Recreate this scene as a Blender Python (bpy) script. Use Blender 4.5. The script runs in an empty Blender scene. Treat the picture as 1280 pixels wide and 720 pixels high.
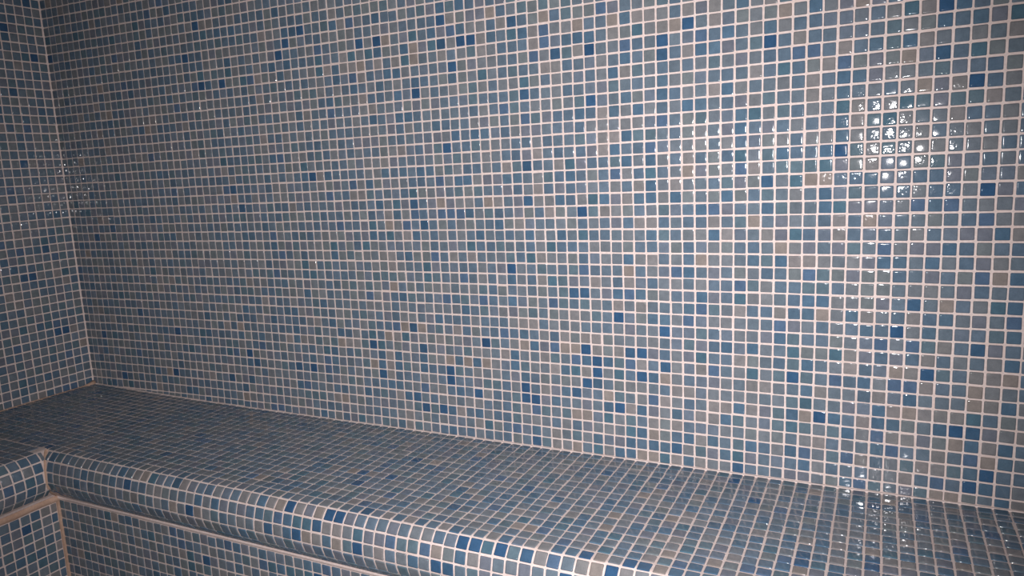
import bpy, math, random
import numpy as np
from mathutils import Matrix, Vector

# ------------------------------------------------------------------ set-up
scene = bpy.context.scene
COL = scene.collection
P = 0.025            # mosaic pitch, metres (tile plus joint)
SEAT = 0.45          # bench seat height above the floor
rng = np.random.default_rng(7)

# room size in pitches, measured from the left inner corner at seat height
COLS, ROWS, DEPTH = 132, 76, 104

# camera, solved from the mosaic grid of the back wall
CAM = np.array([90.12, -59.165, 25.674])
RIGHT = np.array([0.89740189, 0.43866765, -0.04733442])
DOWN = np.array([0.02971993, -0.16713816, -0.98548544])
FWD = np.array([-0.44021197, 0.88296972, -0.16302727])
FPX = 933.6


def world(v):
    return Vector((v[0] * P, v[1] * P, v[2] * P + SEAT))


cam = bpy.data.cameras.new('camera')
cam_ob = bpy.data.objects.new('camera', cam)
COL.objects.link(cam_ob)
cam.sensor_width = 36.0
cam.lens = 36.0 * FPX / 1280.0
cam.clip_start = 0.01
m = Matrix.Identity(4)
for i in range(3):
    m[i][0], m[i][1], m[i][2] = RIGHT[i], -DOWN[i], -FWD[i]
m.translation = world(CAM)
cam_ob.matrix_world = m
scene.camera = cam_ob

w = bpy.data.worlds.new('world')
scene.world = w
w.use_nodes = True
w.node_tree.nodes['Background'].inputs[0].default_value = (0.5, 0.55, 0.65, 1)
w.node_tree.nodes['Background'].inputs[1].default_value = 0.01

# the phone's flash beside the lens: the only light in the room
lamp = bpy.data.lights.new('phone_flash', 'SPOT')
lamp.energy = 130.0
lamp.color = (1.0, 0.955, 0.965)
lamp.spot_size = math.radians(99)
lamp.spot_blend = 1.0
lamp.shadow_soft_size = 0.006
lamp_ob = bpy.data.objects.new('phone_flash', lamp)
COL.objects.link(lamp_ob)
lm = m @ Matrix.Rotation(math.radians(3), 4, 'Y')
lm.translation = world(CAM) + Vector(RIGHT) * 0.035 + Vector(DOWN) * 0.004
lamp_ob.matrix_world = lm

scene.view_settings.view_transform = 'Standard'
scene.view_settings.look = 'None'
scene.view_settings.gamma = 1.0
scene.view_settings.use_curve_mapping = False
scene.view_settings.exposure = 0.0


# ------------------------------------------------------------------ materials
def new_mat(name):
    mt = bpy.data.materials.new(name)
    mt.use_nodes = True
    nt = mt.node_tree
    return mt, nt, nt.nodes['Principled BSDF']


def link(nt, a, b):
    nt.links.new(a, b)


def noise(nt, vec, scale, detail=3.0, rough=0.55):
    n = nt.nodes.new('ShaderNodeTexNoise')
    n.inputs['Scale'].default_value = scale
    n.inputs['Detail'].default_value = detail
    n.inputs['Roughness'].default_value = rough
    link(nt, vec, n.inputs['Vector'])
    return n


def ramp(nt, fac, stops):
    r = nt.nodes.new('ShaderNodeValToRGB')
    el = r.color_ramp.elements
    while len(el) < len(stops):
        el.new(0.5)
    for e, (p, c) in zip(el, stops):
        e.position = p
        e.color = (*c, 1)
    link(nt, fac, r.inputs['Fac'])
    return r


def mix(nt, kind, fac, a, b):
    n = nt.nodes.new('ShaderNodeMix')
    n.data_type = 'RGBA'
    n.blend_type = kind
    if isinstance(fac, float):
        n.inputs[0].default_value = fac
    else:
        link(nt, fac, n.inputs[0])
    for s, v in ((6, a), (7, b)):
        if isinstance(v, tuple):
            n.inputs[s].default_value = v
        else:
            link(nt, v, n.inputs[s])
    return n.outputs[2]


def math_node(nt, op, a, b):
    n = nt.nodes.new('ShaderNodeMath')
    n.operation = op
    for s, v in ((0, a), (1, b)):
        if isinstance(v, (int, float)):
            n.inputs[s].default_value = v
        else:
            link(nt, v, n.inputs[s])
    return n.outputs[0]


def glass_mosaic():
    mt, nt, bs = new_mat('glass_mosaic')
    at = nt.nodes.new('ShaderNodeAttribute')
    at.attribute_name = 'tile_color'
    geo = nt.nodes.new('ShaderNodeNewGeometry')
    cloud = noise(nt, geo.outputs['Position'], 70.0, 2.0)
    rc = ramp(nt, cloud.outputs['Fac'], [(0.3, (0.86, 0.87, 0.88)), (0.7, (1.14, 1.13, 1.12))])
    c1 = mix(nt, 'MULTIPLY', 0.8, at.outputs['Color'], rc.outputs['Color'])
    streak = noise(nt, geo.outputs['Position'], 420.0, 3.0)
    rs = ramp(nt, streak.outputs['Fac'], [(0.3, (0.93, 0.93, 0.93)), (0.7, (1.07, 1.07, 1.07))])
    c2 = mix(nt, 'MULTIPLY', 1.0, c1, rs.outputs['Color'])
    link(nt, c2, bs.inputs['Base Color'])
    bs.inputs['Roughness'].default_value = 0.055
    bs.inputs['IOR'].default_value = 1.52
    ripple = noise(nt, geo.outputs['Position'], 185.0, 1.5)
    h = math_node(nt, 'MULTIPLY', ripple.outputs['Fac'],
                  math_node(nt, 'ADD', math_node(nt, 'MULTIPLY', at.outputs['Alpha'], 1.25), 0.35))
    bp = nt.nodes.new('ShaderNodeBump')
    bp.inputs['Distance'].default_value = 0.0005
    bp.inputs['Strength'].default_value = 0.4
    link(nt, h, bp.inputs['Height'])
    link(nt, bp.outputs['Normal'], bs.inputs['Normal'])
    return mt


def grout_mat(name, lo, hi, stain):
    mt, nt, bs = new_mat(name)
    geo = nt.nodes.new('ShaderNodeNewGeometry')
    n1 = noise(nt, geo.outputs['Position'], 9.0, 4.0)
    r1 = ramp(nt, n1.outputs['Fac'], [(0.32, lo), (0.68, hi)])
    n2 = noise(nt, geo.outputs['Position'], 160.0, 3.0)
    r2 = ramp(nt, n2.outputs['Fac'], [(0.3, (0.86, 0.84, 0.82)), (0.7, (1.1, 1.1, 1.1))])
    c = mix(nt, 'MULTIPLY', 0.8, r1.outputs['Color'], r2.outputs['Color'])
    n3 = noise(nt, geo.outputs['Position'], 26.0, 3.0)
    r3 = ramp(nt, n3.outputs['Fac'], [(0.52, (0, 0, 0)), (0.75, (1, 1, 1))])
    c = mix(nt, 'MIX', math_node(nt, 'MULTIPLY', r3.outputs['Color'], 0.5), c, (*stain, 1))
    link(nt, c, bs.inputs['Base Color'])
    bs.inputs['Roughness'].default_value = 0.75
    bp = nt.nodes.new('ShaderNodeBump')
    bp.inputs['Distance'].default_value = 0.0008
    bp.inputs['Strength'].default_value = 0.5
    link(nt, n2.outputs['Fac'], bp.inputs['Height'])
    link(nt, bp.outputs['Normal'], bs.inputs['Normal'])
    return mt


def shell_mosaic(name, axes):
    """far sides of the room behind the photographer, mosaic as material only"""
    mt, nt, bs = new_mat(name)
    geo = nt.nodes.new('ShaderNodeNewGeometry')
    sp = nt.nodes.new('ShaderNodeSeparateXYZ')
    cb = nt.nodes.new('ShaderNodeCombineXYZ')
    link(nt, geo.outputs['Position'], sp.inputs[0])
    link(nt, sp.outputs[axes[0]], cb.inputs[0])
    link(nt, sp.outputs[axes[1]], cb.inputs[1])
    br = nt.nodes.new('ShaderNodeTexBrick')
    br.offset = 0.0
    br.inputs['Color1'].default_value = (0.09, 0.15, 0.22, 1)
    br.inputs['Color2'].default_value = (0.20, 0.22, 0.23, 1)
    br.inputs['Mortar'].default_value = (0.62, 0.47, 0.40, 1)
    br.inputs['Scale'].default_value = 1.0
    br.inputs['Brick Width'].default_value = P
    br.inputs['Row Height'].default_value = P
    br.inputs['Mortar Size'].default_value = 0.0018
    link(nt, cb.outputs[0], br.inputs['Vector'])
    link(nt, br.outputs['Color'], bs.inputs['Base Color'])
    bs.inputs['Roughness'].default_value = 0.3
    return mt


TILE = glass_mosaic()
GROUT = grout_mat('grout', (0.73, 0.605, 0.570), (0.79, 0.67, 0.635), (0.72, 0.54, 0.47))
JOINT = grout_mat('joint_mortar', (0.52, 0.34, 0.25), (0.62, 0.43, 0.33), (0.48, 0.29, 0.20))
CORE = grout_mat('render_core', (0.4, 0.38, 0.36), (0.5, 0.48, 0.46), (0.35, 0.33, 0.3))
SHELL_X = shell_mosaic('shell_mosaic_x', (0, 2))
SHELL_Y = shell_mosaic('shell_mosaic_y', (1, 2))
SHELL_Z = shell_mosaic('shell_mosaic_z', (0, 1))

# glass colours, linear: the common blue greys, then the tones read off the photograph
BASE = [(0.150, 0.180, 0.212), (0.132, 0.172, 0.210), (0.165, 0.188, 0.212), (0.120, 0.166, 0.212), (0.108, 0.158, 0.212),
        (0.122, 0.170, 0.225), (0.140, 0.176, 0.225), (0.110, 0.164, 0.200), (0.178, 0.193, 0.210), (0.160, 0.186, 0.200),
        (0.155, 0.172, 0.210), (0.100, 0.152, 0.212)]
MID = [(0.078, 0.138, 0.205), (0.086, 0.142, 0.198), (0.072, 0.130, 0.195), (0.080, 0.130, 0.208), (0.072, 0.136, 0.182)]
DEEP = [(0.042, 0.100, 0.190), (0.036, 0.090, 0.178), (0.050, 0.106, 0.182)]
WARM = [(0.205, 0.197, 0.195), (0.222, 0.206, 0.200), (0.195, 0.190, 0.186), (0.240, 0.208, 0.186)]
PAL_RGB = np.concatenate([np.array(BASE) * 1.09, np.array(MID) * 1.16, np.array(DEEP) * 1.12, np.array(WARM) * (1.10, 1.13, 1.18)])
NPAL = len(PAL_RGB)
NB, NM, ND, NW = len(BASE), len(MID), len(DEEP), len(WARM)
PAL_W = np.array([1.0] * NB + [0.10] * NM + [0.02] * ND + [0.10] * NW)
PAL_W /= PAL_W.sum()


# ------------------------------------------------------------------ helpers
def mesh_object(name, verts, faces, mat, parent=None, smooth=False):
    me = bpy.data.meshes.new(name)
    me.from_pydata([tuple(v) for v in verts], [], faces)
    me.materials.append(mat)
    if smooth:
        me.polygons.foreach_set('use_smooth', [True] * len(me.polygons))
    me.update()
    ob = bpy.data.objects.new(name, me)
    COL.objects.link(ob)
    if parent:
        ob.parent = parent
    return ob


def box(name, lo, hi, mat, parent=None):
    """lo, hi in metres"""
    x0, y0, z0 = lo
    x1, y1, z1 = hi
    v = [(x0, y0, z0), (x1, y0, z0), (x1, y1, z0), (x0, y1, z0), (x0, y0, z1), (x1, y0, z1), (x1, y1, z1), (x0, y1, z1)]
    f = [(0, 3, 2, 1), (4, 5, 6, 7), (0, 1, 5, 4), (1, 2, 6, 5), (2, 3, 7, 6), (3, 0, 4, 7)]
    return mesh_object(name, v, f, mat, parent)


# one pillow-edged square tile: four rings of eight points, half-size 1, height in pitches
RINGS = [(1.0, -0.030), (0.985, 0.030), (0.92, 0.062), (0.74, 0.072)]
TV, TF = [], []
for k, (h, z) in enumerate(RINGS):
    r = 0.12 if k < 3 else 0.10
    a, b = h, h - r
    for (x, y) in ((a, -b), (a, b), (b, a), (-b, a), (-a, b), (-a, -b), (-b, -a), (b, -a)):
        TV.append((x, y, z))
for k in range(3):
    for i in range(8):
        j = (i + 1) % 8
        TF.append((k * 8 + i, k * 8 + j, (k + 1) * 8 + j, (k + 1) * 8 + i))
TF.append(tuple(range(24, 32)))
TV = np.array(TV)
TV_N = len(TV)
# rounded rims that run straight along each side and turn quickly at the corners
TN = []
for k, lean in enumerate((78, 48, 15, 1.1)):
    for i in range(8):
        az = math.radians([-9, 9, 81, 99, 171, 189, 261, 279][i])
        le = math.radians(lean)
        TN.append((math.cos(az) * math.sin(le), math.sin(az) * math.sin(le), math.cos(le)))
TN = np.array(TN)


def set_normals(me, nrm):
    at = me.attributes.new('custom_normal', 'FLOAT_VECTOR', 'POINT')
    at.data.foreach_set('vector', np.asarray(nrm, np.float32).ravel())


def set_colors(me, rgba):
    at = me.color_attributes.new('tile_color', 'FLOAT_COLOR', 'POINT')
    at.data.foreach_set('color', np.asarray(rgba, np.float32).ravel())


VARIANTS = []
for k in range(NPAL):
    for crinkle in (0.0, 1.0):
        me = bpy.data.meshes.new('tile')
        me.from_pydata([tuple(v) for v in TV], [], TF)
        me.polygons.foreach_set('use_smooth', [True] * len(me.polygons))
        me.materials.append(TILE)
        set_colors(me, np.tile(np.r_[PAL_RGB[k], crinkle], (TV_N, 1)))
        set_normals(me, TN)
        VARIANTS.append(me)


class Field:
    """collects tiles as centre, half-axes and normal (pitch units)"""

    def __init__(self):
        self.c, self.u, self.v, self.n, self.k, self.q = [], [], [], [], [], []

    def add(self, c, u, v, n, pal=None):
        c, u, v, n = (np.array(t, float) for t in (c, u, v, n))
        # hand laid: a little off centre, turned and tilted
        du, dv = rng.normal(0, 0.016, 2)
        lu, lv = np.linalg.norm(u), np.linalg.norm(v)
        uu, vv = u / lu, v / lv
        c = c + uu * du + vv * dv + n * rng.normal(0, 0.006)
        t = rng.normal(0, 0.010)
        ta, tb = rng.normal(0, 0.012, 2)
        s = 1 + rng.normal(0, 0.012, 2)
        un = uu + vv * t + n * ta
        vn = vv - uu * t + n * tb
        un /= np.linalg.norm(un)
        vn /= np.linalg.norm(vn)
        nn = np.cross(un, vn)
        if nn @ n < 0:
            vn, nn = -vn, -nn
        self.c.append(c)
        self.u.append(un * lu * s[0])
        self.v.append(vn * lv * s[1])
        self.n.append(nn / np.linalg.norm(nn))
        self.k.append(rng.choice(NPAL, p=PAL_W) if pal is None else pal)
        self.q.append(1.0 if rng.random() < 0.35 else 0.0)

    def build(self, parent, limit=300, part_of=None):
        c, u, v, n = (np.array(t) for t in (self.c, self.u, self.v, self.n))
        k, q = np.array(self.k), np.array(self.q)
        # size in the photograph
        rel = c - CAM
        zc = rel @ FWD
        px = 640 + FPX * (rel @ RIGHT) / zc
        py = 360 + FPX * (rel @ DOWN) / zc
        area = np.abs(np.einsum('ij,ij->i', np.cross(u, v), rel)) / np.abs(zc) ** 3
        ok = (zc > 1) & (px > 2) & (px < 1278) & (py > 2) & (py < 718)
        area = np.where(ok, area, 0)
        order = np.argsort(-area)
        own = order[:limit]
        own = own[area[own] > 0]
        rest = np.setdiff1d(np.arange(len(c)), own)
        for i in own:
            ob = bpy.data.objects.new('tile', VARIANTS[k[i] * 2 + int(q[i])])
            mt = Matrix.Identity(4)
            w_ = world(c[i])
            for a in range(3):
                mt[a][0], mt[a][1], mt[a][2], mt[a][3] = u[i][a] * P, v[i][a] * P, n[i][a] * P, w_[a]
            COL.objects.link(ob)
            ob.parent = part_of(i) if part_of else parent
            ob.matrix_world = mt
        # flip the order of template faces where the axes are left handed
        cnt = len(rest)
        if not cnt:
            return
        pos = (c[rest][:, None, :] + TV[None, :, 0:1] * u[rest][:, None, :] + TV[None, :, 1:2] * v[rest][:, None, :]
               + TV[None, :, 2:3] * n[rest][:, None, :]) * P
        pos[:, :, 2] += SEAT
        me = bpy.data.meshes.new('mosaic_field')
        loops = np.concatenate([np.array(f) for f in TF])
        sizes = np.array([len(f) for f in TF])
        me.vertices.add(cnt * TV_N)
        me.vertices.foreach_set('co', pos.astype(np.float32).ravel())
        L = (loops[None, :] + (np.arange(cnt) * TV_N)[:, None]).ravel()
        me.loops.add(len(L))
        me.loops.foreach_set('vertex_index', L.astype(np.int32))
        tot = np.tile(sizes, cnt)
        me.polygons.add(len(tot))
        me.polygons.foreach_set('loop_start', np.r_[0, np.cumsum(tot)[:-1]].astype(np.int32))
        me.polygons.foreach_set('use_smooth', np.ones(len(tot), bool))
        me.update(calc_edges=True)
        rgb = PAL_RGB[k[rest]] * (1 + rng.normal(0, 0.05, (cnt, 1)))
        set_colors(me, np.repeat(np.c_[rgb, q[rest]], TV_N, axis=0))
        uu = u[rest] / np.linalg.norm(u[rest], axis=1, keepdims=True)
        vv = v[rest] / np.linalg.norm(v[rest], axis=1, keepdims=True)
        set_normals(me, TN[None, :, 0:1] * uu[:, None, :] + TN[None, :, 1:2] * vv[:, None, :] + TN[None, :, 2:3] * n[rest][:, None, :])
        me.materials.append(TILE)
        ob = bpy.data.objects.new('mosaic_field', me)
        COL.objects.link(ob)
        ob.parent = parent
        ob['kind'] = 'stuff'
        return ob


GAP = 0.063          # half a joint, in pitches
HALF = 0.5 - GAP


def laid(c, r):
    """where the tiler really set grid crossing (column, row) of the back wall"""
    a, b = min(max(c, 0.0), 101.0) / 100, min(max(r, -1.0), 48.0) / 50
    t = np.array([1, a, b, a * a, a * b, b * b, a ** 3, a * a * b, a * b * b, b ** 3])
    dx = t @ np.array([-0.614, 4.968, 2.835, -9.99, -3.08, -4.498, 5.512, 1.115, 2.342, 2.331])
    dz = t @ np.array([-0.651, 2.466, 1.831, -2.297, -5.081, -2.541, 0.248, 4.174, 1.036, 1.922])
    return c + dx * min(1.0, max(c, 0) / 4.0), r + dz


def seat_rise(x, y):
    """the seat climbs a little into the corner"""
    return 0.46 * math.exp(-(max(x, 0) / 14.0) ** 1.6) if x < 60 else 0.0


# ------------------------------------------------------------------ floor and far shell
XR, YF, ZC = COLS * P, -DEPTH * P, SEAT + ROWS * P
T = 0.10
floor = box('floor', (-T, YF - T, -0.1), (XR + T, T, 0.0), SHELL_Z)
floor['kind'] = 'structure'
ceiling = box('ceiling', (-T, YF - T, ZC), (XR + T, T, ZC + 0.1), SHELL_Z)
ceiling['kind'] = 'structure'
wall_right = box('wall_right', (XR, YF, 0.0), (XR + T, 0.0, ZC), SHELL_Y)
wall_right['kind'] = 'structure'
wall_front = box('wall_front', (-T, YF - T, 0.0), (XR + T, YF, ZC), SHELL_X)
wall_front['kind'] = 'structure'

# ------------------------------------------------------------------ back wall
wall_back = box('wall_back', (-T, 0.004, 0.0), (XR + T, T, ZC), CORE)
wall_back['kind'] = 'structure'
wall_back['label'] = 'back wall clad in small blue and grey glass mosaic with pink grout'
box('grout', (0.0, 0.0, 0.0), (XR, 0.004, ZC), GROUT, wall_back)
fb = Field()
for c in range(0, COLS):
    for r in range(-1, ROWS):
        pts = [laid(c + i, r + j) for i, j in ((0, 0), (1, 0), (1, 1), (0, 1))]
        xa = (pts[0][0] + pts[3][0]) / 2
        xb = (pts[1][0] + pts[2][0]) / 2
        za = (pts[0][1] + pts[1][1]) / 2
        zb = (pts[3][1] + pts[2][1]) / 2
        xa = max(xa, 0.05)
        cut = seat_rise((xa + xb) / 2, 0) + 0.07
        za = max(za, cut)
        zb = min(zb, ROWS - 0.02)
        if zb - za < 0.19 or xb - xa < 0.3:
            continue
        sl = (pts[1][1] - pts[0][1]) / max(1e-6, pts[1][0] - pts[0][0])
        hu = (xb - xa) / 2 - GAP
        hv = (zb - za) / 2 - GAP
        fb.add(((xa + xb) / 2, 0, (za + zb) / 2), (hu, 0, hu * sl), (0, 0, hv), (0, -1, 0))

# ------------------------------------------------------------------ left wall
wall_left = box('wall_left', (-T, YF, 0.0), (-0.004, 0.0, ZC), CORE)
wall_left['kind'] = 'structure'
wall_left['label'] = 'side wall clad in small blue and grey glass mosaic with pink grout'
box('grout', (-0.004, YF, 0.0), (0.0, 0.0, ZC), GROUT, wall_left)
fl = Field()
for c in range(0, DEPTH):
    for r in range(-1, ROWS):
        za = laid(0, r)[1]
        zb = laid(0, r + 1)[1]
        ya, yb = c + 0.12, c + 1.12
        za = max(za, seat_rise(0, -c) + 0.07)
        zb = min(zb, ROWS - 0.02)
        if zb - za < 0.3:
            continue
        fl.add((0, -(ya + yb) / 2, (za + zb) / 2), (0, HALF, 0), (0, 0, (zb - za) / 2 - GAP), (1, 0, 0))
# mortar bead up the corner of the two walls
s = 0.13 * P
bead = mesh_object('corner_joint',
                   [(0, 0, SEAT), (s, 0, SEAT), (s * .5, -s * .5, SEAT), (0, -s, SEAT),
                    (0, 0, ZC), (s, 0, ZC), (s * .5, -s * .5, ZC), (0, -s, ZC)],
                   [(1, 2, 6, 5), (2, 3, 7, 6)], GROUT, wall_left)

# ------------------------------------------------------------------ L-shaped bench
RISER = 16.0
BOTTOM = -SEAT / P
# nosing profile: distance from the wall and height, pitch units
CTRL = [(15.6, 0.02), (16.3, 0.015), (16.85, -0.06), (17.45, -0.62), (17.80, -1.6), (17.93, -2.6), (17.72, -3.5),
        (17.2, -4.25), (16.55, -4.85), (16.1, -5.25)]


def catmull(pts, n=14):
    out = []
    q = [pts[0]] + pts + [pts[-1]]
    for i in range(1, len(q) - 2):
        p0, p1, p2, p3 = (np.array(t) for t in q[i - 1:i + 3])
        for s_ in range(n):
            t = s_ / n
            out.append(0.5 * (2 * p1 + (p2 - p0) * t + (2 * p0 - 5 * p1 + 4 * p2 - p3) * t * t + (3 * p1 - p0 - 3 * p2 + p3) * t ** 3))
    out.append(np.array(pts[-1]))
    return np.array(out)


PROF = catmull(CTRL)
seg = np.r_[0, np.cumsum(np.linalg.norm(np.diff(PROF, axis=0), axis=1))]


def prof(s_):
    return np.array([np.interp(s_, seg, PROF[:, 0]), np.interp(s_, seg, PROF[:, 1])])


S_FLAT = float(np.interp(16.85, PROF[:60, 0], seg[:60]))   # arc length at the thick line

bench = bpy.data.objects.new('tiled_bench', None)
COL.objects.link(bench)
bench['label'] = 'built-in L-shaped bench covered in blue grey mosaic with rounded overhanging front edge'
bench['category'] = 'bench'

# grout bed swept round the inside corner: seat, nosing, riser
sweep = [(0.1, 0.0)] + [(d, 0.0) for d in np.linspace(2, 15, 8)] + [tuple(t) for t in PROF[::3]] + [(RISER, -5.3), (RISER, BOTTOM)]
stations = []   # (kind, position along wing)
xs = [COLS - 0.1] + list(np.arange(126, 18, -3.0))
ys = list(np.arange(-21, -DEPTH, -3.0)) + [-DEPTH + 0.1]
verts, faces = [], []
path = [('b', x) for x in xs] + [('m', 0)] + [('l', y) for y in ys]
for kind, t in path:
    for d, z in sweep:
        if kind == 'b':
            x, y = t, -d
        elif kind == 'm':
            x, y = d, -d
        else:
            x, y = d, t
        zz = z + (seat_rise(x, y) if z > -5 else 0)
        verts.append(tuple(world((x, y, zz))))
NS = len(sweep)
for i in range(len(path) - 1):
    for j in range(NS - 1):
        a = i * NS + j
        faces.append((a, a + 1, a + NS + 1, a + NS))
n_seat = 9 + int(np.searchsorted(PROF[::3][:, 0], 16.85))
parts = {}
for nm, j0, j1 in (('seat', 0, n_seat), ('nosing', n_seat, NS - 2), ('riser', NS - 2, NS - 1)):
    ff = [f for i, f in enumerate(faces) if j0 <= i % (NS - 1) < j1]
    used = sorted({q for f in ff for q in f})
    remap = {q: i for i, q in enumerate(used)}
    parts[nm] = mesh_object(nm, [verts[q] for q in used], [tuple(remap[q] for q in f) for f in ff], GROUT, bench)
# masonry under the seat
box('core', (0.003, -(RISER - 0.3) * P, 0.0), (XR - 0.003, -0.003, SEAT - 0.01), CORE, bench)
box('core', (0.003, YF + 0.003, 0.0), ((RISER - 0.3) * P, -(RISER - 0.3) * P, SEAT - 0.01), CORE, bench)

ft = Field()


def rise3(p):
    return np.array([p[0], p[1], p[2] + (seat_rise(p[0], p[1]) if p[2] > -5.2 else 0.0)])


# seat, back wing and corner square: seventeen rows out from the wall
SROW = 16.85 / 17
for c in range(COLS - 1):
    for k in range(17):
        xa, xb = laid(c, 0)[0], laid(c + 1, 0)[0]
        xa = max(xa, 0.1)
        d0, d1 = k * SROW, (k + 1) * SROW
        if k == 0:
            d0 = 0.1
        z0 = float(np.interp(d0, PROF[:60, 0], PROF[:60, 1])) if d0 > 15.6 else 0.0
        z1 = float(np.interp(d1, PROF[:60, 0], PROF[:60, 1])) if d1 > 15.6 else 0.0
        cx = (xa + xb) / 2
        hu, hv = (xb - xa) / 2 - GAP, (d1 - d0) / 2 - GAP
        e = np.array([0, -(d1 - d0), z1 - z0])
        e /= np.linalg.norm(e)
        slope = (seat_rise(xb, 0) - seat_rise(xa, 0)) / (xb - xa)
        n = np.cross((1, 0, slope), e)
        n = n / np.linalg.norm(n) * (1 if n[2] > 0 else -1)
        ft.add(rise3((cx, -(d0 + d1) / 2, (z0 + z1) / 2)), (hu, 0, hu * slope), e * hv, n)
# seat, left wing
for c in range(17, DEPTH - 1):
    for k in range(17):
        d0, d1 = k * SROW, (k + 1) * SROW
        if k == 0:
            d0 = 0.1
        z0 = float(np.interp(d0, PROF[:60, 0], PROF[:60, 1])) if d0 > 15.6 else 0.0
        z1 = float(np.interp(d1, PROF[:60, 0], PROF[:60, 1])) if d1 > 15.6 else 0.0
        if c == 17 and k == 16:
            continue
        cy = -(c + 0.4)
        e = np.array([d1 - d0, 0, z1 - z0 + seat_rise(d1, 0) - seat_rise(d0, 0)])
        e /= np.linalg.norm(e)
        n = np.cross(e, (0, 1, 0))
        n = n / np.linalg.norm(n) * (1 if n[2] > 0 else -1)
        ft.add(rise3(((d0 + d1) / 2, cy, (z0 + z1) / 2)), (0, HALF, 0), e * ((d1 - d0) / 2 - GAP), n)
N_SEAT = len(ft.c)
# nosing rows
NOSE = 5
STEP = 1.03
MITRE = 0.22
for k in range(NOSE):
    s0, s1 = S_FLAT + k * STEP, S_FLAT + (k + 1) * STEP
    a, b = prof(s0), prof(s1)
    mid = (a + b) / 2
    ed = (b - a) / np.linalg.norm(b - a)
    bulge = prof((s0 + s1) / 2) - mid
    mid = mid + bulge * 0.75
    hv = np.linalg.norm(b - a) / 2 - GAP
    nn = np.array([-ed[1], ed[0]])          # outward (d, z)
    for c in range(16, COLS - 1):
        xa, xb = laid(c, 0)[0], laid(c + 1, 0)[0]
        xa = max(xa, mid[0] + MITRE)
        if xb - xa < 0.32:
            continue
        hu = (xb - xa) / 2 - GAP
        p = rise3(((xa + xb) / 2, -mid[0], mid[1]))
        ft.add(p, (hu, 0, 0), (0, -ed[0] * hv, ed[1] * hv), (0, -nn[0], nn[1]))
    for c in range(16, DEPTH - 1):
        ya, yb = c - 0.1, c + 0.9
        ya = max(ya, mid[0] + MITRE)
        if yb - ya < 0.32:
            continue
        hu = (yb - ya) / 2 - GAP
        p = rise3((mid[0], -(ya + yb) / 2, mid[1]))
        ft.add(p, (0, hu, 0), (ed[0] * hv, 0, ed[1] * hv), (nn[0], 0, nn[1]))
N_NOSE = len(ft.c)
# riser rows
RTOP_B, RTOP_L = -5.6, -5.85
for k in range(13):
    for c in range(15, COLS - 1):
        xa, xb = laid(c, 0)[0], laid(c + 1, 0)[0]
        xa = max(xa, RISER + MITRE)
        if xb - xa < 0.32:
            continue
        za = RTOP_B - k - 1
        if za < BOTTOM:
            continue
        ft.add(((xa + xb) / 2, -RISER, za + 0.5), ((xb - xa) / 2 - GAP, 0, 0), (0, 0, HALF), (0, -1, 0))
    for c in range(15, DEPTH - 1):
        ya, yb = c - 0.1, c + 0.9
        ya = max(ya, RISER + MITRE)
        if yb - ya < 0.32:
            continue
        za = RTOP_L - k - 1
        if za < BOTTOM:
            continue
        ft.add((RISER, -(ya + yb) / 2, za + 0.5), (0, (yb - ya) / 2 - GAP, 0), (0, 0, HALF), (1, 0, 0))
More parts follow.
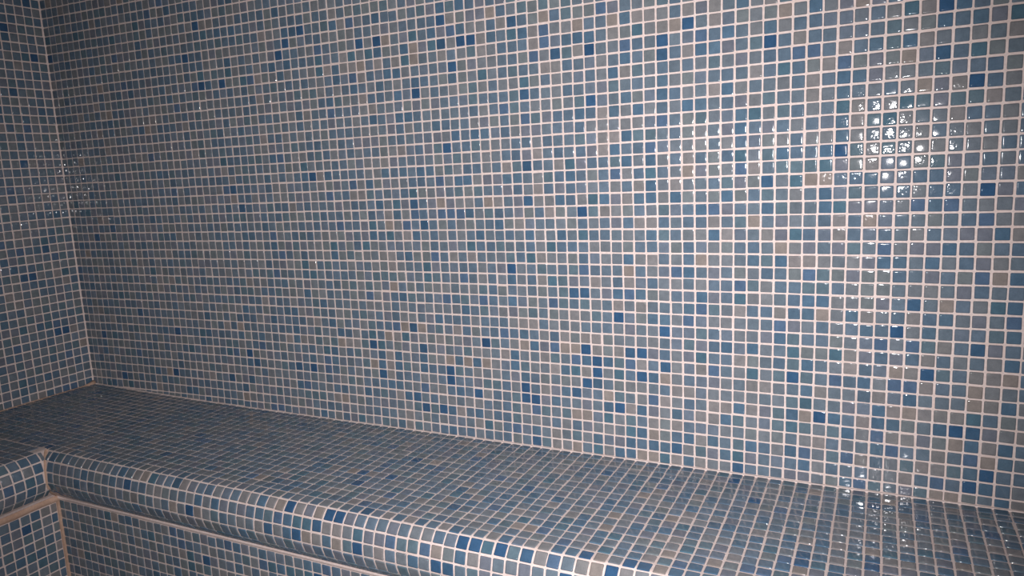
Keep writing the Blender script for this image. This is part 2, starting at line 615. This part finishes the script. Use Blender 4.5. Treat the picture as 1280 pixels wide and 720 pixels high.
# ---- tones of single tiles, read off the photograph in 320 x 180 windows enlarged four times:
# window corner -> deep blue, mid blue, warm grey
TONES = {
    (0, 0): ([(963, 125), (915, 287), (998, 422), (1100, 410), (64, 465), (165, 292)],
             [(375, 183), (724, 70), (660, 130), (820, 52), (962, 85), (1010, 172), (1145, 150), (1125, 305), (965, 428), (1030, 425),
              (610, 420), (590, 478), (655, 465), (350, 323), (985, 375), (700, 225), (1130, 355), (120, 285)],
             [(1000, 122), (1040, 113), (540, 15), (495, 437)]),
    (320, 0): ([(97, 265), (207, 143), (510, 210), (597, 197), (918, 92), (1023, 198), (1075, 192), (925, 215), (1268, 100), (983, 327), (800, 465)],
               [(68, 327), (143, 312), (167, 150), (127, 157), (80, 55), (370, 118), (458, 103), (590, 82), (970, 145), (1018, 135), (880, 220),
                (1175, 180), (1015, 18), (870, 160), (915, 32), (655, 362), (700, 358), (797, 405), (617, 428), (395, 340), (398, 393), (308, 348),
                (712, 473), (210, 573), (372, 560), (720, 585), (762, 578), (1145, 668), (905, 628), (1245, 540), (1005, 672), (1135, 365),
                (735, 237), (745, 292), (605, 255), (470, 270), (297, 237), (560, 262), (605, 598)],
               [(413, 110), (350, 345), (785, 290), (430, 278), (780, 230), (945, 270), (1125, 185), (1130, 240), (435, 330), (610, 308), (535, 490),
                (520, 320), (1170, 55), (1220, 108), (970, 78), (370, 60)]),
    (640, 0): ([(887, 110), (757, 193), (757, 262), (220, 262), (393, 242), (63, 470), (397, 503)],
               [(447, 35), (52, 155), (952, 168), (950, 232), (1020, 232), (1090, 152), (110, 275), (67, 595), (160, 145), (163, 207), (275, 190),
                (393, 180), (570, 288), (575, 485), (635, 545), (515, 555), (757, 597), (1153, 635), (1150, 565), (340, 570), (515, 357), (757, 397),
                (60, 408), (572, 680), (952, 512), (1220, 555), (1165, 12), (1085, 432)],
               [(888, 40), (510, 160), (888, 245), (455, 560), (1020, 90), (1020, 22), (335, 118), (110, 145), (110, 212), (510, 95), (635, 70),
                (690, 65), (160, 75), (340, 250), (220, 330), (165, 335), (575, 355), (1020, 440), (455, 685), (1235, 345), (760, 125), (820, 120)]),
    (960, 0): ([(883, 262), (1050, 400), (25, 198)],
               [(723, 40), (25, 125), (715, 195), (390, 300), (388, 378), (380, 600), (885, 105), (240, 245), (245, 20), (700, 502), (165, 255),
                (90, 335), (385, 450), (380, 525)],
               [(950, 565), (800, 190), (975, 408), (475, 10), (1135, 473), (95, 47), (400, 225), (715, 275), (240, 395), (1240, 140), (455, 595)]),
    (0, 180): ([(120, 97), (118, 658), (160, 655), (225, 518), (485, 463), (1205, 322)],
               [(180, 522), (72, 622), (220, 480), (208, 690), (50, 230), (273, 552), (325, 632), (470, 255), (1250, 460)],
               [(165, 97), (1165, 272)]),
    (320, 180): ([(960, 18), (280, 162), (795, 297), (848, 403)],
                 [(85, 68), (118, 68), (240, 115), (245, 163), (358, 155), (50, 172), (655, 145), (742, 143), (828, 133), (870, 130), (572, 203),
                  (790, 243), (1255, 183), (1015, 187), (922, 185), (800, 352), (985, 347), (1075, 348), (1028, 350), (760, 405), (590, 460),
                  (675, 460), (805, 455), (425, 408), (40, 410), (88, 508), (395, 510), (558, 512), (397, 555), (770, 562), (905, 560), (1130, 460),
                  (1225, 402), (1080, 512), (625, 303), (250, 605), (860, 610), (255, 652), (105, 650), (130, 552), (1045, 668), (370, 260)],
                 [(735, 32), (675, 408), (995, 562), (320, 155), (765, 462), (535, 255), (185, 318), (285, 602), (1175, 293), (1210, 290),
                  (1085, 562), (645, 560)]),
    (640, 180): ([(75, 112), (85, 288), (352, 340)],
                 [(460, 278), (290, 163), (515, 152), (697, 80), (250, 457), (355, 457), (700, 457), (1010, 453), (820, 265), (95, 573), (695, 145),
                  (575, 85), (695, 207), (360, 632), (240, 285), (1148, 118), (1148, 55), (1270, 182), (945, 322), (1080, 255), (515, 27), (697, 20),
                  (637, 270), (1010, 322), (1210, 580), (205, 685), (880, 640)],
                 [(455, 30), (820, 200), (640, 395), (695, 395), (465, 338), (40, 400), (190, 340), (940, 578), (1215, 115), (148, 575), (1010, 390),
                  (1240, 390), (148, 685), (410, 690), (575, 275), (700, 578)]),
    (960, 180): ([(15, 182), (1105, 220)],
                 [(763, 300), (843, 300), (295, 305), (148, 180), (295, 238), (147, 450), (20, 310), (70, 585), (1080, 665), (1240, 670), (925, 300),
                  (1175, 445), (595, 515), (915, 515), (830, 590), (210, 655), (1100, 375), (668, 590), (590, 590)],
                 [(225, 170), (295, 165), (140, 585), (210, 585), (525, 90), (520, 375), (1255, 450)]),
    (0, 360): ([(880, 215), (1250, 325), (1165, 450), (515, 230), (875, 422), (692, 120), (290, 210), (323, 203)],
               [(1180, 322), (1150, 322), (572, 232), (525, 268), (1010, 225), (1010, 262), (820, 210), (1035, 140), (690, 320), (958, 305),
                (945, 510), (975, 512), (1262, 372), (455, 455), (278, 170), (240, 175), (15, 175), (198, 182), (110, 197), (15, 130), (115, 500),
                (243, 508), (320, 490), (230, 430), (235, 465), (340, 320), (260, 340), (100, 460)],
               [(800, 492), (197, 520)]),
    (320, 360): ([(8, 375), (220, 392), (293, 400), (592, 282), (797, 198), (843, 298), (643, 430), (1153, 270), (978, 410), (980, 460), (1118, 523),
                  (815, 543), (858, 595), (942, 602)],
                 [(290, 355), (363, 313), (363, 357), (400, 362), (20, 285), (230, 483), (392, 175), (207, 255), (205, 210), (592, 237), (633, 290),
                  (637, 335), (755, 243), (712, 193), (742, 47), (845, 350), (845, 398), (720, 340), (725, 385), (1245, 222), (1003, 52), (960, 50),
                  (1028, 515), (688, 483), (730, 487), (568, 517), (640, 383), (348, 627), (538, 652), (737, 678), (1122, 625), (1110, 397),
                  (850, 497), (920, 155), (780, 538), (95, 598), (130, 600), (1165, 685), (990, 705), (160, 115), (200, 118), (45, 245), (340, 75),
                  (1150, 50), (258, 28)],
                 [(245, 258), (675, 238), (715, 243), (513, 272), (928, 252), (683, 380), (457, 548), (732, 533), (780, 635), (1250, 330),
                  (1155, 378), (835, 192), (435, 270), (680, 335), (600, 380), (1125, 670), (780, 680), (970, 372), (1015, 210), (45, 65), (320, 170)]),
    (640, 360): ([(760, 215), (308, 25), (370, 305), (587, 320), (647, 325), (422, 365), (425, 420), (647, 440), (373, 472), (320, 522), (73, 548),
                  (118, 553), (535, 602)],
                 [(760, 158), (643, 37), (205, 77), (65, 230), (115, 293), (210, 297), (478, 367), (533, 432), (317, 357), (268, 407), (317, 410),
                  (267, 517), (120, 602), (17, 335), (17, 383), (68, 440), (218, 563), (480, 597), (647, 612), (482, 645), (705, 560), (1005, 412),
                  (1203, 428), (1073, 297), (1133, 605), (820, 630), (592, 710), (1205, 305), (120, 700), (25, 695), (710, 155), (942, 50), (882, 160),
                  (1135, 55), (525, 32), (12, 70), (700, 443), (427, 475), (590, 378)],
                 [(422, 308), (163, 347), (370, 415), (645, 382), (270, 297), (317, 300), (265, 245), (410, 250), (758, 450), (1205, 490), (1250, 497),
                  (1010, 650), (705, 670), (165, 500), (320, 625), (370, 630), (590, 605), (1070, 595), (60, 175), (105, 185), (65, 285), (645, 92),
                  (215, 395), (755, 565), (1205, 612), (820, 505), (480, 545), (880, 510)]),
    (960, 360): ([(735, 80), (650, 210), (127, 443), (257, 645), (795, 428), (1050, 305), (940, 702)],
                 [(210, 65), (275, 68), (125, 318), (342, 330), (205, 388), (195, 515), (193, 580), (120, 637), (118, 690), (570, 278), (735, 288),
                  (1230, 98), (1230, 168), (553, 608), (553, 675), (1028, 650), (640, 482), (710, 490), (1195, 598), (870, 695), (205, 130), (135, 128),
                  (60, 190), (1210, 387), (425, 135), (480, 470), (1160, 92), (808, 220), (715, 552), (620, 685), (335, 460)],
                 [(275, 128), (1120, 590), (795, 360), (795, 495), (1040, 445), (1125, 452), (1205, 460), (645, 415), (785, 625), (560, 545),
                  (625, 610), (705, 620), (865, 635), (260, 520), (415, 335), (500, 130), (945, 640), (470, 663), (195, 640), (410, 395), (1035, 510)]),
    (0, 540): ([(958, 390), (650, 265), (160, 395), (125, 515)],
               [(630, 200), (775, 237), (895, 257), (370, 260), (410, 220), (550, 250), (1085, 362), (1005, 335), (570, 250), (1190, 250),
                (1215, 320), (930, 205), (645, 445), (720, 510), (750, 515), (860, 497), (900, 558), (1130, 560), (1170, 575), (435, 615),
                (540, 415), (950, 675), (1205, 585), (880, 700), (1180, 680), (170, 440), (240, 562), (275, 450), (305, 635), (150, 655),
                (205, 675), (95, 680), (160, 295), (150, 245), (190, 180), (185, 595), (45, 290)],
               [(215, 420), (265, 385), (295, 580), (700, 215), (800, 300), (740, 215), (940, 250), (995, 400), (875, 380), (1245, 320)]),
    (320, 540): ([(195, 363), (395, 408), (445, 415), (325, 470), (75, 478), (220, 515), (530, 585), (920, 675), (983, 690), (1012, 540), (1070, 550),
                  (1195, 580), (295, 715), (590, 387), (995, 387), (813, 152), (535, 210), (670, 237), (500, 263)],
                 [(50, 335), (125, 423), (375, 545), (638, 610), (865, 590), (808, 650), (1135, 567), (1050, 625), (485, 495), (535, 512), (275, 457),
                  (220, 445), (700, 550), (175, 432), (300, 387), (33, 405), (175, 490), (65, 675), (110, 685), (155, 695), (245, 660), (340, 685),
                  (20, 665), (15, 610), (290, 672), (145, 292), (90, 250), (180, 267), (310, 298), (540, 378), (735, 372), (757, 420), (1040, 480),
                  (215, 213), (885, 187), (930, 195), (965, 255), (860, 325), (1095, 368), (1180, 350), (1200, 460), (570, 160), (660, 152),
                  (695, 293), (650, 318), (800, 203), (1215, 235), (1010, 322), (1255, 395), (400, 120), (730, 137), (630, 172), (1000, 110),
                  (1265, 335), (1040, 297), (350, 255), (1215, 115)],
                 [(625, 352), (1085, 305), (810, 435), (820, 352), (1230, 515), (145, 352), (95, 345), (270, 525), (240, 375), (25, 465), (345, 395),
                  (430, 487), (375, 473), (590, 592), (927, 600), (1115, 640), (425, 545), (465, 358), (700, 412), (960, 345), (905, 410), (985, 465)]),
    (640, 540): ([(123, 40), (1128, 187), (820, 82), (50, 605), (345, 597), (565, 637), (640, 655), (465, 690), (240, 710), (98, 292), (1100, 245),
                  (1205, 335)],
                 [(430, 80), (708, 68), (595, 50), (650, 12), (763, 125), (880, 145), (1130, 128), (1003, 50), (878, 30), (433, 30), (592, 105),
                  (1195, 80), (275, 587), (297, 460), (200, 478), (430, 487), (405, 517), (180, 640), (15, 525), (265, 490), (510, 582), (655, 610),
                  (540, 540), (175, 512), (250, 350), (435, 385), (155, 247), (330, 427), (610, 265), (465, 357), (570, 375), (775, 322), (752, 345),
                  (885, 373), (1025, 395), (995, 457), (1065, 467), (850, 432), (840, 460), (740, 180), (740, 262), (905, 230), (930, 292), (855, 570),
                  (970, 675), (1210, 525), (1115, 547), (1240, 430), (890, 660), (820, 645), (110, 325), (85, 355), (355, 175), (1260, 575),
                  (1240, 690), (1150, 660), (675, 465), (650, 490), (710, 403), (800, 490), (795, 692)],
                 [(817, 138), (940, 155), (655, 115), (705, 120), (220, 15), (325, 65), (940, 40), (730, 25), (225, 55), (150, 555), (115, 615),
                  (425, 612), (715, 675), (390, 675), (325, 665), (540, 690), (805, 605), (1220, 495), (115, 497), (430, 570), (490, 500), (770, 445),
                  (495, 400), (775, 550), (1000, 635), (960, 245), (230, 205), (425, 162), (725, 290), (1080, 610), (870, 405), (910, 440), (830, 540),
                  (190, 362), (40, 485)]),
    (960, 540): ([(1020, 8), (1100, 215), (1003, 270), (155, 605), (145, 635), (500, 622), (495, 655), (525, 370)],
                 [(1085, 278), (1155, 355), (847, 250), (548, 20), (185, 172), (117, 97), (188, 105), (395, 260), (398, 130), (1012, 78), (1010, 140),
                  (1010, 202), (1180, 85), (1165, 155), (400, 8), (545, 85), (415, 605), (380, 680), (205, 410), (360, 403), (240, 545),
                  (220, 645), (945, 620), (870, 685), (760, 700), (445, 355), (765, 435), (760, 462), (60, 630), (95, 520), (305, 705), (1125, 620),
                  (590, 530), (590, 600), (770, 352), (1070, 398), (5, 580), (110, 455), (770, 598), (935, 590), (160, 292)],
                 [(770, 180), (1090, 145), (1240, 370), (850, 180), (690, 240), (1095, 80), (850, 115), (245, 50), (470, 150), (855, 315), (925, 330),
                  (930, 45), (130, 675), (310, 660), (165, 530), (590, 635), (930, 525), (495, 580), (845, 575), (1130, 582), (695, 545), (510, 515),
                  (245, 305), (1245, 620), (670, 655), (930, 660)]),
}
FIELDS = (fb, fl, ft)
ac, au, av, an = (np.concatenate([np.array(getattr(f, q)) for f in FIELDS]) for q in 'cuvn')
lu2, lv2 = (au ** 2).sum(1), (av ** 2).sum(1)
tone = np.full(len(ac), -1)
for (ox, oy), lists in TONES.items():
    for (first, count), spots in zip(((NB + NM, ND), (NB, NM), (NB + NM + ND, NW)), lists):
        for (sx, sy) in spots:
            d = RIGHT * ((ox + sx / 4 - 640) / FPX) + DOWN * ((oy + sy / 4 - 360) / FPX) + FWD
            dn = an @ d
            t = np.einsum('ij,ij->i', ac - CAM, an) / np.where(np.abs(dn) < 1e-6, 1e-6, dn)
            off = CAM + t[:, None] * d - ac
            far = np.maximum(np.abs(np.einsum('ij,ij->i', off, au) / lu2), np.abs(np.einsum('ij,ij->i', off, av) / lv2))
            far = np.where((dn < 0) & (t > 0), far + t * 1e-4, 99)
            i = int(np.argmin(far))
            if far[i] < 1.4:
                tone[i] = first + int(rng.integers(count))
at_ = 0
for f in FIELDS:
    part = tone[at_:at_ + len(f.k)]
    f.k = list(np.where(part >= 0, part, np.array(f.k)))
    at_ += len(f.k)
fb.build(wall_back)
fl.build(wall_left)
ft.build(bench, part_of=lambda i: parts['seat' if i < N_SEAT else 'nosing' if i < N_NOSE else 'riser'])


def tube(name, pts, rad, mat, parent, sides=8, clamp=True):
    """a rounded bead of mortar along a line; pts and radii in pitches"""
    V, F = [], []
    pts = [np.array(p, float) for p in pts]
    for i, p in enumerate(pts):
        t = pts[min(i + 1, len(pts) - 1)] - pts[max(i - 1, 0)]
        t /= np.linalg.norm(t)
        ref = np.array([0, 0, 1.0]) if abs(t[2]) < 0.8 else np.array([1.0, 0, 0])
        a = np.cross(t, ref)
        a /= np.linalg.norm(a)
        b = np.cross(t, a)
        rr = rad[i] if isinstance(rad, (list, tuple)) else rad
        for k in range(sides):
            an = 2 * math.pi * k / sides
            q = p + (a * math.cos(an) + b * math.sin(an)) * rr
            if clamp:
                q = np.array([min(max(q[0], 0.1), COLS - 0.1), max(min(q[1], -0.1), 0.1 - DEPTH), max(q[2], BOTTOM)])
            V.append(tuple(world(q)))
    for i in range(len(pts) - 1):
        for k in range(sides):
            F.append((i * sides + k, i * sides + (k + 1) % sides, (i + 1) * sides + (k + 1) % sides, (i + 1) * sides + k))
    F.append(tuple(range(sides)))
    F.append(tuple(range((len(pts) - 1) * sides, len(pts) * sides)))
    return mesh_object(name, V, F, mat, parent, True)


# wide mortar seams where the two wings meet, under the nosing and along the walls
mit = [prof(t) for t in np.linspace(S_FLAT + 0.1, seg[-1], 22)]
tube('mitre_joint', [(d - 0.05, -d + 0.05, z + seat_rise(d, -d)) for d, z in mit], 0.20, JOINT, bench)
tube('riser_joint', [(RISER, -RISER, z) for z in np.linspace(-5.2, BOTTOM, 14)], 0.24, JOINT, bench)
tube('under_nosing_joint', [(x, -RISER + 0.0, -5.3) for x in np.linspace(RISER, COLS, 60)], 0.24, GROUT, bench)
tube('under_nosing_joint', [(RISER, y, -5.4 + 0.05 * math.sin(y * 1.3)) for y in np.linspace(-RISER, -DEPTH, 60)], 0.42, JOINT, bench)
for d, rad, par_b, par_l in ((0.0, 0.068, wall_back, wall_left), (0.12, 0.13, bench, bench)):
    tube('seat_joint', [(x, -d, seat_rise(x, 0) + 0.02) for x in np.linspace(0, COLS, 100)], rad, GROUT, par_b, clamp=d > 0)
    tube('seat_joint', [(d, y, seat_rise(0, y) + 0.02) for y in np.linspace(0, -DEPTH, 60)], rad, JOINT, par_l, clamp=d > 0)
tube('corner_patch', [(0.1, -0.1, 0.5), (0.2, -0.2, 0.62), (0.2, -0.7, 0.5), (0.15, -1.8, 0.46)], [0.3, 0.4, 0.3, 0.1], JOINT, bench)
